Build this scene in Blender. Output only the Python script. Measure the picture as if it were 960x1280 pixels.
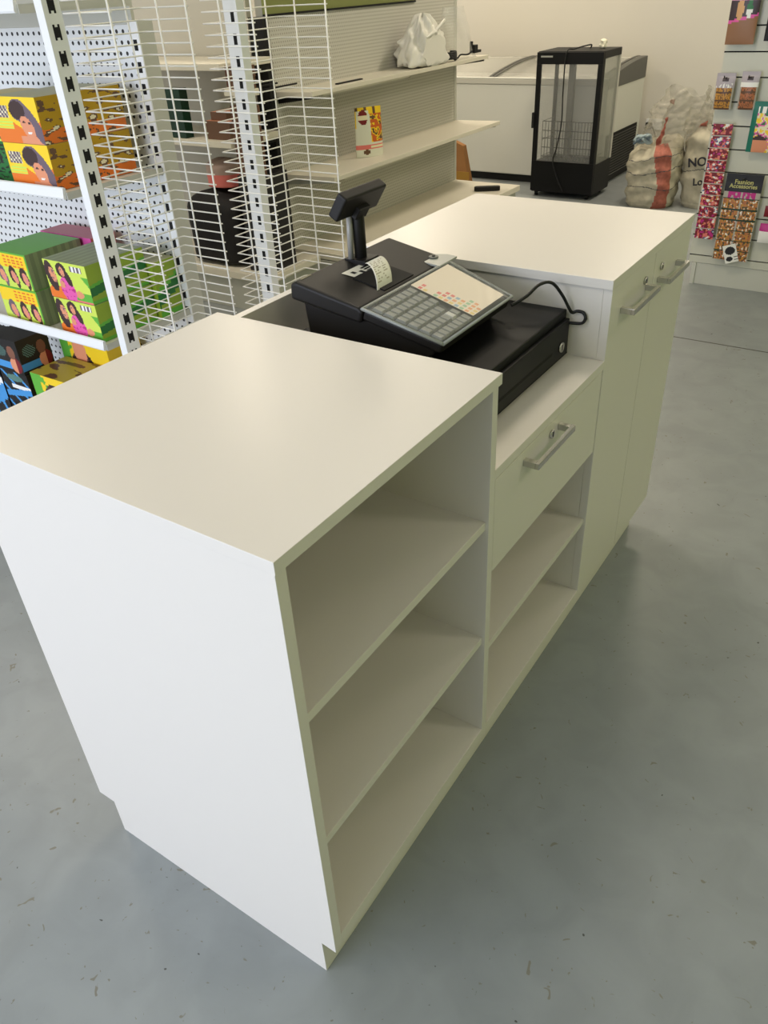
import bpy, bmesh, math, random
from mathutils import Vector, Matrix, noise
random.seed(7)
for _o in list(bpy.data.objects): bpy.data.objects.remove(_o)
SC = bpy.context.scene
COL = SC.collection
PI = math.pi

# ------------------------------------------------------------------ camera
YAW, PIT, ROL = -0.6177, 0.5979, 0.0581
CAM = Vector((0.4694, -0.4563, 1.3926)); FPX = 977.1
fw = Vector((math.sin(YAW)*math.cos(PIT), math.cos(YAW)*math.cos(PIT), -math.sin(PIT)))
rt = Vector((math.cos(YAW), -math.sin(YAW), 0)); dn = fw.cross(rt)
cr, sr = math.cos(ROL), math.sin(ROL)
r2 = rt*cr + dn*sr; d2 = -rt*sr + dn*cr
cd = bpy.data.cameras.new('camera'); co = bpy.data.objects.new('camera', cd); COL.objects.link(co)
cd.sensor_fit = 'HORIZONTAL'; cd.sensor_width = 36; cd.lens = FPX/960*36; cd.clip_end = 60; cd.clip_start = .02
M = Matrix((( r2.x, -d2.x, -fw.x, CAM.x), (r2.y, -d2.y, -fw.y, CAM.y), (r2.z, -d2.z, -fw.z, CAM.z), (0,0,0,1)))
co.matrix_world = M
SC.camera = co

# ------------------------------------------------------------------ world, lights, exposure
W = bpy.data.worlds.new('world'); SC.world = W; W.use_nodes = True
bg = W.node_tree.nodes['Background']; bg.inputs[0].default_value = (.72, .85, 1, 1); bg.inputs[1].default_value = 1.0
SC.view_settings.view_transform = 'Standard'; SC.view_settings.look = 'None'
SC.view_settings.gamma = 1; SC.view_settings.use_curve_mapping = False
SC.view_settings.exposure = 0.0
def area(name, loc, target, sx, sy, power, col):
    l = bpy.data.lights.new(name, 'AREA'); l.shape = 'RECTANGLE'; l.size = sx; l.size_y = sy; l.energy = power; l.color = col
    o = bpy.data.objects.new(name, l); COL.objects.link(o); o.location = loc
    o.rotation_euler = (Vector(target)-Vector(loc)).to_track_quat('-Z', 'Y').to_euler(); return o
WINDOW_POWER, LAMP_POWER = 155, 25.5
area('shopfront_daylight', (-2.0, -3.35, 1.4), (-1.6, 1, .7), 4.2, 2.3, WINDOW_POWER, (.80, .85, 1.0))
LAMPS = [(-.95, 1.9, .66), (-.95, 5.0, 1.2), (-3.4, 1.2, .8), (-3.4, 3.6, 1.3), (-3.4, 5.6, 1.3), (1.5, 5.0, 1.1), (-.95, -1.0, .2), (2.4, 1.6, .52), (2.4, -1.2, .50)]  # right-hand pair added to lift counter fronts; rear ones placed to brighten back wall

# ------------------------------------------------------------------ materials
def lin(c):
    return tuple(((x/255)/12.92 if x/255 <= .04045 else ((x/255+.055)/1.055)**2.4) for x in c)
MATS = {}
def mat(name, rgb, rough=.5, metal=0, spec=.5, noise_amt=0, nscale=20, bump=0, bscale=200, coat=0, sheen=0, trans=0, ior=1.45, alpha=1):
    if name in MATS: return MATS[name]
    m = bpy.data.materials.new(name); m.use_nodes = True; N = m.node_tree.nodes; L = m.node_tree.links
    p = N['Principled BSDF']; c = lin(rgb)
    p.inputs['Base Color'].default_value = (*c, 1); p.inputs['Roughness'].default_value = rough
    p.inputs['Metallic'].default_value = metal; p.inputs['Specular IOR Level'].default_value = spec
    p.inputs['Coat Weight'].default_value = coat; p.inputs['Transmission Weight'].default_value = trans
    p.inputs['IOR'].default_value = ior; p.inputs['Alpha'].default_value = alpha
    tc = N.new('ShaderNodeTexCoord')
    if noise_amt:
        n = N.new('ShaderNodeTexNoise'); n.inputs['Scale'].default_value = nscale; n.inputs['Detail'].default_value = 4
        L.new(tc.outputs['Object'], n.inputs['Vector'])
        r = N.new('ShaderNodeValToRGB'); a = 1-noise_amt; b = 1+noise_amt
        r.color_ramp.elements[0].color = (*[x*a for x in c], 1); r.color_ramp.elements[1].color = (*[min(1, x*b) for x in c], 1)
        r.color_ramp.elements[0].position = .3; r.color_ramp.elements[1].position = .7
        L.new(n.outputs['Fac'], r.inputs['Fac']); L.new(r.outputs['Color'], p.inputs['Base Color'])
    if bump:
        n = N.new('ShaderNodeTexNoise'); n.inputs['Scale'].default_value = bscale; n.inputs['Detail'].default_value = 3
        L.new(tc.outputs['Object'], n.inputs['Vector'])
        b = N.new('ShaderNodeBump'); b.inputs['Strength'].default_value = bump; b.inputs['Distance'].default_value = .002
        L.new(n.outputs['Fac'], b.inputs['Height']); L.new(b.outputs['Normal'], p.inputs['Normal'])
    MATS[name] = m; return m
def pegmat(name, rgb, hole, pitch, axis, radius=.0042):
    """perforated steel: staggered round holes; axis = which object axis runs along the board"""
    m = mat(name, rgb, .5); N = m.node_tree.nodes; L = m.node_tree.links; p = N['Principled BSDF']
    tc = [n for n in N if n.type == 'TEX_COORD'][0]
    s = N.new('ShaderNodeSeparateXYZ'); L.new(tc.outputs['Object'], s.inputs[0])
    def math_(op, a, b=None):
        k = N.new('ShaderNodeMath'); k.operation = op
        for i, v in enumerate((a, b)):
            if v is None: continue
            if isinstance(v, (int, float)): k.inputs[i].default_value = v
            else: L.new(v, k.inputs[i])
        return k.outputs[0]
    u = math_('DIVIDE', s.outputs[axis], pitch); v = math_('DIVIDE', s.outputs['Z'], pitch)
    row = math_('FLOOR', v); half = math_('MULTIPLY', math_('MODULO', math_('ABSOLUTE', row), 2), .5)
    fu = math_('SUBTRACT', math_('FRACT', math_('ADD', math_('ADD', u, half), 100)), .5); fv = math_('SUBTRACT', math_('FRACT', v), .5)
    d = math_('SQRT', math_('ADD', math_('POWER', fu, 2), math_('POWER', fv, 2)))
    ish = math_('LESS_THAN', d, radius/pitch)
    mx = N.new('ShaderNodeMix'); mx.data_type = 'RGBA'; mx.inputs[6].default_value = (*lin(rgb), 1); mx.inputs[7].default_value = (*lin(hole), 1)
    L.new(ish, mx.inputs[0]); L.new(mx.outputs[2], p.inputs['Base Color']); return m

LAM = mat('white_laminate', (224, 219, 212), .32, spec=.5, bump=.04, bscale=500)
LAME = mat('white_edge_band', (232, 231, 226), .4)
STEELW = mat('white_powder_coated_steel', (232, 233, 232), .38)
SHELFW = mat('cream_shelf_steel', (222, 216, 200), .42)
WIRE = mat('white_coated_wire', (236, 234, 226), .35)
GREYP = mat('grey_powder_coated_panel', (190, 190, 180), .5)
SLOT = mat('dark_slot', (12, 12, 12), .8)
BLK = mat('black_plastic', (22, 20, 19), .5, spec=.35, bump=.08, bscale=900)
BLK2 = mat('matte_black_plastic', (16, 16, 17), .6)
BLKM = mat('black_painted_steel', (14, 14, 15), .5, spec=.3, bump=.15, bscale=700)
CHR = mat('brushed_nickel', (196, 194, 188), .26, 1.0)
PEGL = pegmat('white_pegboard', (226, 228, 228), (35, 35, 35), .025, 'X', .0050)
PEGP = pegmat('grey_pegboard', (200, 198, 190), (164, 161, 150), .0165, 'Y', .0042)
GREEN = mat('olive_green_header', (128, 134, 74), .5)
RUBBER = mat('black_rubber_cable', (14, 14, 15), .45)

# ------------------------------------------------------------------ mesh helpers
class MB:
    def __init__(s): s.v = []; s.f = []; s.m = []; s.mats = []; s.sm = []
    def mi(s, m):
        if m not in s.mats: s.mats.append(m)
        return s.mats.index(m)
    def face(s, idx, m, smooth=False): s.f.append(tuple(idx)); s.m.append(s.mi(m)); s.sm.append(smooth)
    def poly(s, pts, m, smooth=False):
        n = len(s.v); s.v += [tuple(p) for p in pts]; s.face(range(n, n+len(pts)), m, smooth)
    def box(s, a, b, m, rot=0, piv=None):
        x0, y0, z0 = [min(p, q) for p, q in zip(a, b)]; x1, y1, z1 = [max(p, q) for p, q in zip(a, b)]
        P = [(x0,y0,z0),(x1,y0,z0),(x1,y1,z0),(x0,y1,z0),(x0,y0,z1),(x1,y0,z1),(x1,y1,z1),(x0,y1,z1)]
        if rot:
            cx, cy = piv or ((x0+x1)/2, (y0+y1)/2); c, q = math.cos(rot), math.sin(rot)
            P = [(cx+(x-cx)*c-(y-cy)*q, cy+(x-cx)*q+(y-cy)*c, z) for x, y, z in P]
        n = len(s.v); s.v += P
        for f in ((0,3,2,1),(4,5,6,7),(0,1,5,4),(1,2,6,5),(2,3,7,6),(3,0,4,7)): s.face([n+i for i in f], m)
    def hexa(s, P, m):
        n = len(s.v); s.v += [tuple(p) for p in P]
        for f in ((0,3,2,1),(4,5,6,7),(0,1,5,4),(1,2,6,5),(2,3,7,6),(3,0,4,7)): s.face([n+i for i in f], m)
    def extrude(s, prof, axis, a, b, m, smooth=False):
        """closed 2-D profile swept along axis from a to b; prof coords are the two other axes in order"""
        def P(p, t):
            if axis == 'x': return (t, p[0], p[1])
            if axis == 'y': return (p[0], t, p[1])
            return (p[0], p[1], t)
        n = len(s.v); k = len(prof); s.v += [P(p, a) for p in prof]+[P(p, b) for p in prof]
        for i in range(k): s.face((n+i, n+(i+1)%k, n+k+(i+1)%k, n+k+i), m, smooth)
        s.face(range(n+k-1, n-1, -1), m); s.face(range(n+k, n+2*k), m)
    def tube(s, pts, r, m, seg=6, caps=True):
        pts = [Vector(p) for p in pts]; n0 = len(s.v); k = len(pts)
        up = Vector((0, 0, 1)); prev = None
        for i, p in enumerate(pts):
            t = ((pts[min(i+1, k-1)]-p).normalized() + (p-pts[max(i-1, 0)]).normalized()).normalized()
            if prev is None:
                a = t.cross(up if abs(t.z) < .9 else Vector((1, 0, 0))).normalized()
            else: a = (prev - t*prev.dot(t)).normalized()
            prev = a; b = t.cross(a)
            rr = r[i] if isinstance(r, (list, tuple)) else r
            for j in range(seg):
                an = 2*PI*j/seg+.3; s.v.append(tuple(p+a*(rr*math.cos(an))+b*(rr*math.sin(an))))
        for i in range(k-1):
            for j in range(seg):
                s.face((n0+i*seg+j, n0+i*seg+(j+1)%seg, n0+(i+1)*seg+(j+1)%seg, n0+(i+1)*seg+j), m, True)
        if caps:
            s.face([n0+j for j in range(seg-1, -1, -1)], m); s.face([n0+(k-1)*seg+j for j in range(seg)], m)
    def disc(s, c, nrm, r, h, m, seg=20):
        nrm = Vector(nrm).normalized(); s.tube([Vector(c), Vector(c)+nrm*h], r, m, seg)
    def grid(s, fn, nu, nv, paint, smooth=False):
        """fn(u,v)->point; paint(u,v)->material"""
        n = len(s.v)
        for j in range(nv+1):
            for i in range(nu+1): s.v.append(tuple(fn(i/nu, j/nv)))
        for j in range(nv):
            for i in range(nu):
                a = n+j*(nu+1)+i
                s.face((a, a+1, a+nu+2, a+nu+1), paint((i+.5)/nu, (j+.5)/nv) if callable(paint) else paint, smooth)
    def build(s, name, parent=None, bevel=0, sub=0, solid=0, seg=2, origin=None):
        me = bpy.data.meshes.new(name); me.from_pydata(s.v, [], s.f); me.update()
        for m in s.mats: me.materials.append(m)
        for p, i, sm in zip(me.polygons, s.m, s.sm): p.material_index = i; p.use_smooth = sm
        o = bpy.data.objects.new(name, me); COL.objects.link(o)
        if parent is not None:
            o.parent = parent; pl = parent_world(parent); me.transform(Matrix.Translation(-pl))
        elif origin is not None:
            me.transform(Matrix.Translation(-Vector(origin))); o.location = origin
        if bevel:
            b = o.modifiers.new('bevel', 'BEVEL'); b.width = bevel; b.segments = seg; b.limit_method = 'ANGLE'; b.angle_limit = .6
        if solid:
            b = o.modifiers.new('solid', 'SOLIDIFY'); b.thickness = solid
        if sub:
            b = o.modifiers.new('sub', 'SUBSURF'); b.levels = sub; b.render_levels = sub
        return o
def parent_world(p):
    v = Vector((0, 0, 0))
    while p is not None: v = v+Vector(p.location); p = p.parent
    return v
def tag(o, label, cat, group=None, kind=None):
    o['label'] = label; o['category'] = cat
    if group: o['group'] = group
    if kind: o['kind'] = kind
    return o
def thing(name, label, cat, loc, group=None):
    o = bpy.data.objects.new(name, None); COL.objects.link(o); o.location = loc; o.empty_display_size = .05
    return tag(o, label, cat, group)
def struct(o): o['kind'] = 'structure'; return o
def text_mesh(body, size, m, mw, name, parent, depth=.0006):
    cu = bpy.data.curves.new('txt', 'FONT'); cu.body = body; cu.size = size; cu.extrude = depth; cu.align_x = 'CENTER'; cu.align_y = 'CENTER'; cu.offset = size*.018
    t = bpy.data.objects.new('txt', cu); COL.objects.link(t)
    me = bpy.data.meshes.new_from_object(t.evaluated_get(bpy.context.evaluated_depsgraph_get()))
    bpy.data.objects.remove(t); me.materials.clear(); me.materials.append(m)
    me.transform(mw)
    o = bpy.data.objects.new(name, me); COL.objects.link(o)
    if parent is not None: o.parent = parent; me.transform(Matrix.Translation(-parent_world(parent)))
    return o
def frame_mat(origin, ux, uy):
    ux = Vector(ux).normalized(); uy = Vector(uy).normalized(); uz = ux.cross(uy)
    return Matrix(((ux.x, uy.x, uz.x, origin[0]), (ux.y, uy.y, uz.y, origin[1]), (ux.z, uy.z, uz.z, origin[2]), (0,0,0,1)))

# ------------------------------------------------------------------ room
X0, X1, Y0, Y1, H = -5.2, 3.2, -3.5, 6.6, 2.9
def floor_mat():
    m = bpy.data.materials.new('painted_concrete'); m.use_nodes = True; N = m.node_tree.nodes; L = m.node_tree.links; p = N['Principled BSDF']
    tc = N.new('ShaderNodeTexCoord')
    def nz(scale, detail, dist=0):
        n = N.new('ShaderNodeTexNoise'); n.inputs['Scale'].default_value = scale; n.inputs['Detail'].default_value = detail
        n.inputs['Distortion'].default_value = dist; L.new(tc.outputs['Object'], n.inputs['Vector']); return n
    def ramp(n, stops):
        r = N.new('ShaderNodeValToRGB'); e = r.color_ramp.elements
        e[0].position, e[0].color = stops[0][0], (*lin(stops[0][1]), 1); e[1].position, e[1].color = stops[1][0], (*lin(stops[1][1]), 1)
        for q, c in stops[2:]: k = e.new(q); k.color = (*lin(c), 1)
        L.new(n.outputs['Fac'], r.inputs['Fac']); return r
    base = ramp(nz(1.1, 5, .4), [(.3, (136, 142, 145)), (.7, (150, 155, 156))])
    fine = ramp(nz(9, 8, .8), [(.35, (205, 205, 205)), (.65, (255, 255, 255))])
    mx = N.new('ShaderNodeMix'); mx.data_type = 'RGBA'; mx.blend_type = 'MULTIPLY'; mx.inputs[0].default_value = .28
    L.new(base.outputs[0], mx.inputs[6]); L.new(fine.outputs[0], mx.inputs[7])
    spots = ramp(nz(26, 2, 2.5), [(.70, (0, 0, 0)), (.73, (255, 255, 255))])
    m2 = N.new('ShaderNodeMix'); m2.data_type = 'RGBA'; m2.inputs[7].default_value = (*lin((120, 118, 108)), 1)
    L.new(spots.outputs[0], m2.inputs[0]); L.new(mx.outputs[2], m2.inputs[6])
    sp2 = ramp(nz(60, 1, .5), [(.79, (0, 0, 0)), (.81, (255, 255, 255))])
    m3 = N.new('ShaderNodeMix'); m3.data_type = 'RGBA'; m3.inputs[7].default_value = (*lin((70, 72, 70)), 1)
    L.new(sp2.outputs[0], m3.inputs[0]); L.new(m2.outputs[2], m3.inputs[6])
    L.new(m3.outputs[2], p.inputs['Base Color'])
    p.inputs['Roughness'].default_value = .42; p.inputs['Specular IOR Level'].default_value = .4
    bn = N.new('ShaderNodeBump'); bn.inputs['Strength'].default_value = .12; bn.inputs['Distance'].default_value = .004
    L.new(nz(5, 6).outputs['Fac'], bn.inputs['Height']); L.new(bn.outputs[0], p.inputs['Normal'])
    return m
FLOOR = floor_mat()
WALLC = mat('beige_painted_wall', (208, 204, 194), .8, noise_amt=.02, nscale=1.5)
b = MB(); b.box((X0, Y0, -.1), (X1, Y1, 0), FLOOR)
struct(b.build('floor'))
# saw-cut control joint in the slab
b = MB(); b.box((X0, 3.02, -.0005), (X1, 3.027, .0006), mat('joint_filler', (84, 84, 78), .8)); struct(b.build('trim_1'))
b = MB(); b.box((X0-.1, Y1, 0), (X1+.1, Y1+.1, H), WALLC); struct(b.build('wall_back'))
b = MB(); b.box((X0-.1, Y0, 0), (X0, Y1, H), WALLC); struct(b.build('wall_left'))
b = MB(); b.box((X1, Y0, 0), (X1+.1, Y1, H), mat('green_bounce_wall', (146, 172, 84), .8)); struct(b.build('wall_right'))  # unseen wall, its green made up to tint light bounced onto counter fronts
b = MB(); b.box((X0-.1, Y0-.1, H), (X1+.1, Y1+.1, H+.1), mat('ceiling_paint', (232, 229, 218), .9)); struct(b.build('ceiling'))
b = MB()
wx0, wx1, wz0, wz1 = -4.2, 1.2, .15, 2.6
b.box((X0-.1, Y0-.1, 0), (wx0, Y0, H), WALLC); b.box((wx1, Y0-.1, 0), (X1+.1, Y0, H), WALLC)
b.box((wx0, Y0-.1, 0), (wx1, Y0, wz0), WALLC); b.box((wx0, Y0-.1, wz1), (wx1, Y0, H), WALLC)
struct(b.build('wall_front'))
b = MB()
for x in (wx0, (2*wx0+wx1)/3, (wx0+2*wx1)/3, wx1-.05): b.box((x, Y0-.09, wz0), (x+.05, Y0-.03, wz1), STEELW)
b.box((wx0, Y0-.09, wz0), (wx1, Y0-.03, wz0+.05), STEELW); b.box((wx0, Y0-.09, wz1-.05), (wx1, Y0-.03, wz1), STEELW)
struct(b.build('window_1'))

def ceiling_and_fill_lamp(x, y, k):
    t = thing('ceiling_and_fill_light', 'unseen square ceiling panel light from a set partly added to brighten the shop', 'light', (x, y, H), 'ceiling panel lights')
    b = MB(); b.box((x-.31, y-.31, H-.03), (x+.31, y+.31, H-.012), STEELW); b.build('frame', t)
    e = bpy.data.materials.get('lamp_diffuser')
    if e is None:
        e = bpy.data.materials.new('lamp_diffuser'); e.use_nodes = True; p = e.node_tree.nodes['Principled BSDF']
        p.inputs['Emission Color'].default_value = (1, .9, .68, 1); p.inputs['Emission Strength'].default_value = 3
    b = MB(); b.box((x-.29, y-.29, H-.036), (x+.29, y+.29, H-.03), e); b.build('diffuser', t)
    a = area('lamp_and_fill_light', (x, y, H-.05), (x, y, 0), .56, .56, LAMP_POWER*k, (1, .87, .69))
for x, y, k in LAMPS: ceiling_and_fill_lamp(x, y, k)

# ------------------------------------------------------------------ sales counter
CW, L1, L2, L3, HT, HM, KB = .5775, .519, 1.0026, 1.538, .90, .734, .1015
T = .018
counter = thing('shop_counter', 'long white laminate shop counter with open shelves, drawer and doors, register on top', 'counter', (-.29, .77, 0))
def part(name, a, b_, m=None, par=counter, bevel=.0005):
    q = MB(); q.box(a, b_, m or LAM); return q.build(name, par, bevel=bevel)
part('plinth', (-CW+.033, .004, 0), (-.033, L3-.02, KB))
part('worktop', (-CW-.002, -.001, HT-T), (.002, L1+.008, HT), LAM)
part('worktop', (-CW-.002, L2-.008, HT-T), (.002, L3+.001, HT), LAM)
part('worktop', (-CW+T, L1, HM-T), (0, L2-.0004, HM), LAM)
part('side_panel', (-CW, 0, KB), (0, T, HT-T))
part('side_panel', (-CW, L1-T, KB), (0, L1, HT-T))
part('side_panel', (-CW, L2, KB), (-.0181, L2+T, HT-T))
part('side_panel', (-CW, L3-T, KB), (-.0185, L3, HT-T))
part('back_panel', (-CW, L1, KB), (-CW+T, L2, HT-T-.001))
part('back_panel', (-CW, T, KB+.001), (-CW+T, L1-T, HT-T-.001))
part('back_panel', (-CW, L2+T, KB+.001), (-CW+T, L3-T, HT-T-.001))
part('bottom_panel', (-CW+T, T, KB), (0, L1-T, KB+.03))
part('bottom_panel', (-CW+T, L1, KB), (0, L2, KB+.03))
part('bottom_panel', (-CW+T, L2+T, KB), (-.02, L3-T, KB+T))
for z in (.625, .365): part('shelf', (-CW+T, T, z), (-.006, L1-T, z+.016))
part('shelf', (-CW+T, L1, .328), (-.006, L2, .344))
HAND = []
def handle(par, y0, y1, z, x):
    q = MB()
    q.box((x+.022, y0, z-.006), (x+.030, y1, z+.006), CHR)
    q.box((x, y0, z-.006), (x+.024, y0+.012, z+.006), CHR); q.box((x, y1-.012, z-.006), (x+.024, y1, z+.006), CHR)
    q.build('handle', par, bevel=.0008)
def lock(par, y, z, x):
    q = MB(); q.disc((x, y, z), (1, 0, 0), .0085, .004, CHR, 20); q.box((x+.004, y-.001, z-.005), (x+.0046, y+.001, z+.005), SLOT); q.build('lock', par)
dr = part('drawer', (-.40, L1+.003, .524), (-.001, L2-.003+.018-.018, HM-T-.003), bevel=.001)
handle(dr, .628, .790, .690, -.001); lock(dr, .748, .690, -.001)
yd = 1.267
d1 = part('door', (-T, L2, KB+.002), (.0, yd-.0015, HT-T-.002), bevel=.001)
d2 = part('door', (-T, yd+.0015, KB+.002), (.0, L3-.001, HT-T-.002), bevel=.001)
# the far unit's doors close flush between its side panels
handle(d1, 1.062, 1.228, .820, 0); lock(d1, 1.208, .838, 0)
handle(d2, 1.300, 1.448, .812, 0); lock(d2, 1.318, .838, 0)

# ------------------------------------------------------------------ cash drawer
zd = HM+.0005; zt = .834
cdw = thing('cash_box', 'black steel cash drawer sitting under the cash register', 'cash drawer', (-.29, .79, HM))
b = MB(); b.box((-.495, .583, zd+.006), (-.083, .990, zt), BLKM)
for x in (-.46, -.12):
    for y in (.61, .96): b.disc((x, y, zd), (0, 0, 1), .012, .007, BLK2, 12)
b.build('housing', cdw, bevel=.003)
b = MB(); b.box((-.083, .588, zd+.010), (-.074, .985, zt-.016), BLKM)
b.build('drawer_front', cdw, bevel=.0015)
b = MB(); b.box((-.0745, .640, .768), (-.0735, .905, .773), SLOT); b.box((-.0745, .588, zd+.010), (-.0738, .985, zd+.0125), SLOT); b.build('cheque_slot', cdw)
b = MB(); b.disc((-.0745, .946, .771), (1, 0, 0), .010, .005, CHR, 24); b.box((-.0696, .945, .765), (-.069, .947, .777), SLOT); b.build('lock', cdw)

# ------------------------------------------------------------------ cash register
reg = thing('cash_register', 'black electronic cash register with pole display and wet-cover keyboard', 'cash register', (-.31, .77, zt))
b = MB()
zb = zt+.001
# lower body, wedge profile in x-z, swept in y
b.extrude([(-.445, zb), (-.20, zb), (-.17, .862), (-.165, .872), (-.300, .908), (-.315, .905), (-.455, .925)], 'y', .625, .885, BLK)
b.build('base', reg, bevel=.004)
b = MB()   # printer housing with overhanging lid, slot towards the keyboard
b.extrude([(-.470, .915), (-.315, .893), (-.308, .916), (-.318, .923), (-.455, .949), (-.468, .944)], 'y', .609, .925, BLK)
b.build('printer_cover', reg, bevel=.006, seg=3)
b = MB(); b.extrude([(-.392, .9385), (-.322, .9255), (-.322, .9235), (-.392, .9365)], 'y', .700, .800, SLOT); b.build('printer_slot', reg)
# keyboard
kf, kr_ = (-.155, .880), (-.304, .920)
def kp(s_, t, h=0):   # s along slope from front(0) to rear(1), t along y
    x = kf[0]+(kr_[0]-kf[0])*s_; z = kf[1]+(kr_[1]-kf[1])*s_
    y = (.620+(.607-.620)*s_) + ((.875-.620)+((.899-.607)-(.875-.620))*s_)*t
    return (x+h*.26, y, z+h*.966)
b = MB()
P = [kp(0,0,-.018), kp(0,1,-.018), kp(1,1,-.018), kp(1,0,-.018), kp(0,0,0), kp(0,1,0), kp(1,1,0), kp(1,0,0)]
b.hexa([P[3], P[0], P[1], P[2], P[7], P[4], P[5], P[6]], BLK)
kb = b.build('keyboard', reg, bevel=.004, seg=3)
KEYG = mat('grey_key', (136, 138, 132), .5); KEYL = mat('pale_key', (205, 205, 198), .5); KEYB = mat('key_well', (74, 76, 74), .6)
b = MB(); b.poly([kp(.04,.03,.001), kp(.04,.97,.001), kp(.96,.97,.001), kp(.96,.03,.001)], KEYB)
b.poly([kp(.03,.46,.0015), kp(.03,.965,.0015), kp(.965,.965,.0015), kp(.965,.46,.0015)], KEYB)
b.build('key_well', kb)
for r in range(6):
    for c in range(7):
        s0 = .05+r*.152; t0 = .035+c*.062
        if r in (2,) and c in (6,): continue
        b = MB(); t1 = t0+.054; s1 = s0+.13
        b.hexa([kp(s1,t0,.001), kp(s0,t0,.001), kp(s0,t1,.001), kp(s1,t1,.001), kp(s1-.012,t0+.006,.006), kp(s0+.012,t0+.006,.006), kp(s0+.012,t1-.006,.006), kp(s1-.012,t1-.006,.006)],
               KEYL if (r, c) == (1, 5) else KEYG)
        k = b.build('key', kb)
# flat department keys under the printed sheet
SHEET = mat('cream_key_sheet', (236, 222, 202), .5)
pal = {'r': mat('print_red', (226, 120, 112), .5), 'g': mat('print_green', (160, 196, 160), .5), 'y': mat('print_yellow', (232, 205, 130), .5),
       'b': mat('print_blue', (150, 180, 200), .5), 'o': mat('print_orange', (232, 165, 118), .5), 'w': SHEET}
rows = ['wwwwwwwwwwww']*5+['wwwwwwwwwwww', 'wwwwwwwwwgow', 'wwwwwrrbogoo', 'wrwwrrboygoy', 'wrywgyoybgoy']
random.seed(3)
def kpaint(u, v):   # u along y (0..1) , v from rear to front
    t = u; c = int(v*12); rr = int((1-u)*10)
    fx = (v*12) % 1; fy = ((1-u)*10) % 1
    ch = rows[rr][c]
    return pal[ch] if .12 < fx < .88 and .15 < fy < .85 else SHEET
b = MB(); 
def sheet(u, v): return kp(.95-.89*v, .475+.475*u, .0075)
b.grid(sheet, 60, 72, kpaint)
q = b.build('key_sheet', kb)
# transparent wet cover
FILM = bpy.data.materials.new('clear_silicone_cover'); FILM.use_nodes = True
N = FILM.node_tree.nodes; Lk = FILM.node_tree.links; outn = N['Material Output']; pr = N['Principled BSDF']
pr.inputs['Base Color'].default_value = (.80, .82, .80, 1); pr.inputs['Roughness'].default_value = .25
tr = N.new('ShaderNodeBsdfTransparent'); ms = N.new('ShaderNodeMixShader'); ms.inputs[0].default_value = .13
Lk.new(tr.outputs[0], ms.inputs[1]); Lk.new(pr.outputs[0], ms.inputs[2]); Lk.new(ms.outputs[0], outn.inputs['Surface'])
b = MB()
def cov(u, v):
    h = .0095+.0006*math.sin(u*40)*math.sin(v*37); e = min(u, 1-u, v, 1-v)
    if e < .02: h = .001
    return kp(-.01+1.02*v, -.01+1.02*u, h)
b.grid(cov, 50, 40, FILM, True)
b.build('keyboard_cover', kb)
b = MB()
rim = [kp(-.012,-.012,.004), kp(-.012,1.012,.004), kp(1.012,1.012,.004), kp(1.012,-.012,.004), kp(-.012,-.012,.004)]
b.tube(rim, .0032, mat('cover_rim', (150, 154, 150), .3), 8); b.build('cover_rim', kb)
# mode lock tab
b = MB(); KT = mat('grey_translucent_tab', (168, 170, 164), .35)
b.extrude([(-.300, .860), (-.300, .930), (-.325, .935), (-.350, .925), (-.362, .905), (-.356, .880), (-.335, .868)], 'z', .9235, .9275, KT)
b.disc((-.338, .902, .9275), (0, 0, 1), .010, .003, mat('dark_grey_key_ring', (90, 92, 88), .4), 20); b.disc((-.338, .902, .9305), (0, 0, 1), .004, .001, SLOT, 12)
b.build('mode_lock', reg, bevel=.001)
# label sticker on the printer cover
PAPER = mat('white_paper', (236, 233, 222), .7)
def pc(x): return .949-(x+.455)/(.137)*.026+.0006   # cover surface height
b = MB()
y0s, y1s = .70, .775; xs0, xs1 = -.418, -.372
def stk(u, v): x = xs0+(xs1-xs0)*v; return (x, y0s+(y1s-y0s)*u+.01*v, pc(x)+.0006)
def spt(u, v):
    if (.14 < u < .3 and .55 < v < .85) or (.38 < u < .52 and .35 < v < .62) or (.18 < u < .3 and .2 < v < .4) or (u > .6 and int(v*14) % 2 and .15 < v < .85 and u < .92): return SLOT
    return PAPER
b.grid(stk, 24, 20, spt); b.build('sticker', reg)
# curling receipt
b = MB(); PRT = mat('receipt_print', (186, 178, 160), .8); random.seed(11)
prm = {(i, j): random.random() < .55 for i in range(12) for j in range(30)}
def rec(u, v):
    a = v*1.65
    x = -.330-.010*math.sin(a*.9)-.040*(1-math.cos(a))*.9; z = .924+.036*math.sin(a*1.05)
    return (x-.002, .690+.050*u+.036*v, z+.012*v*(1-v))
def rpt(u, v):
    j = int(v*30); i = int(u*12)
    return PRT if 4 < j < 24 and j % 2 and .12 < u < .85 and prm[(i, j)] else PAPER
b.grid(rec, 12, 30, rpt, True); b.build('receipt', reg, solid=.0004)
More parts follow.
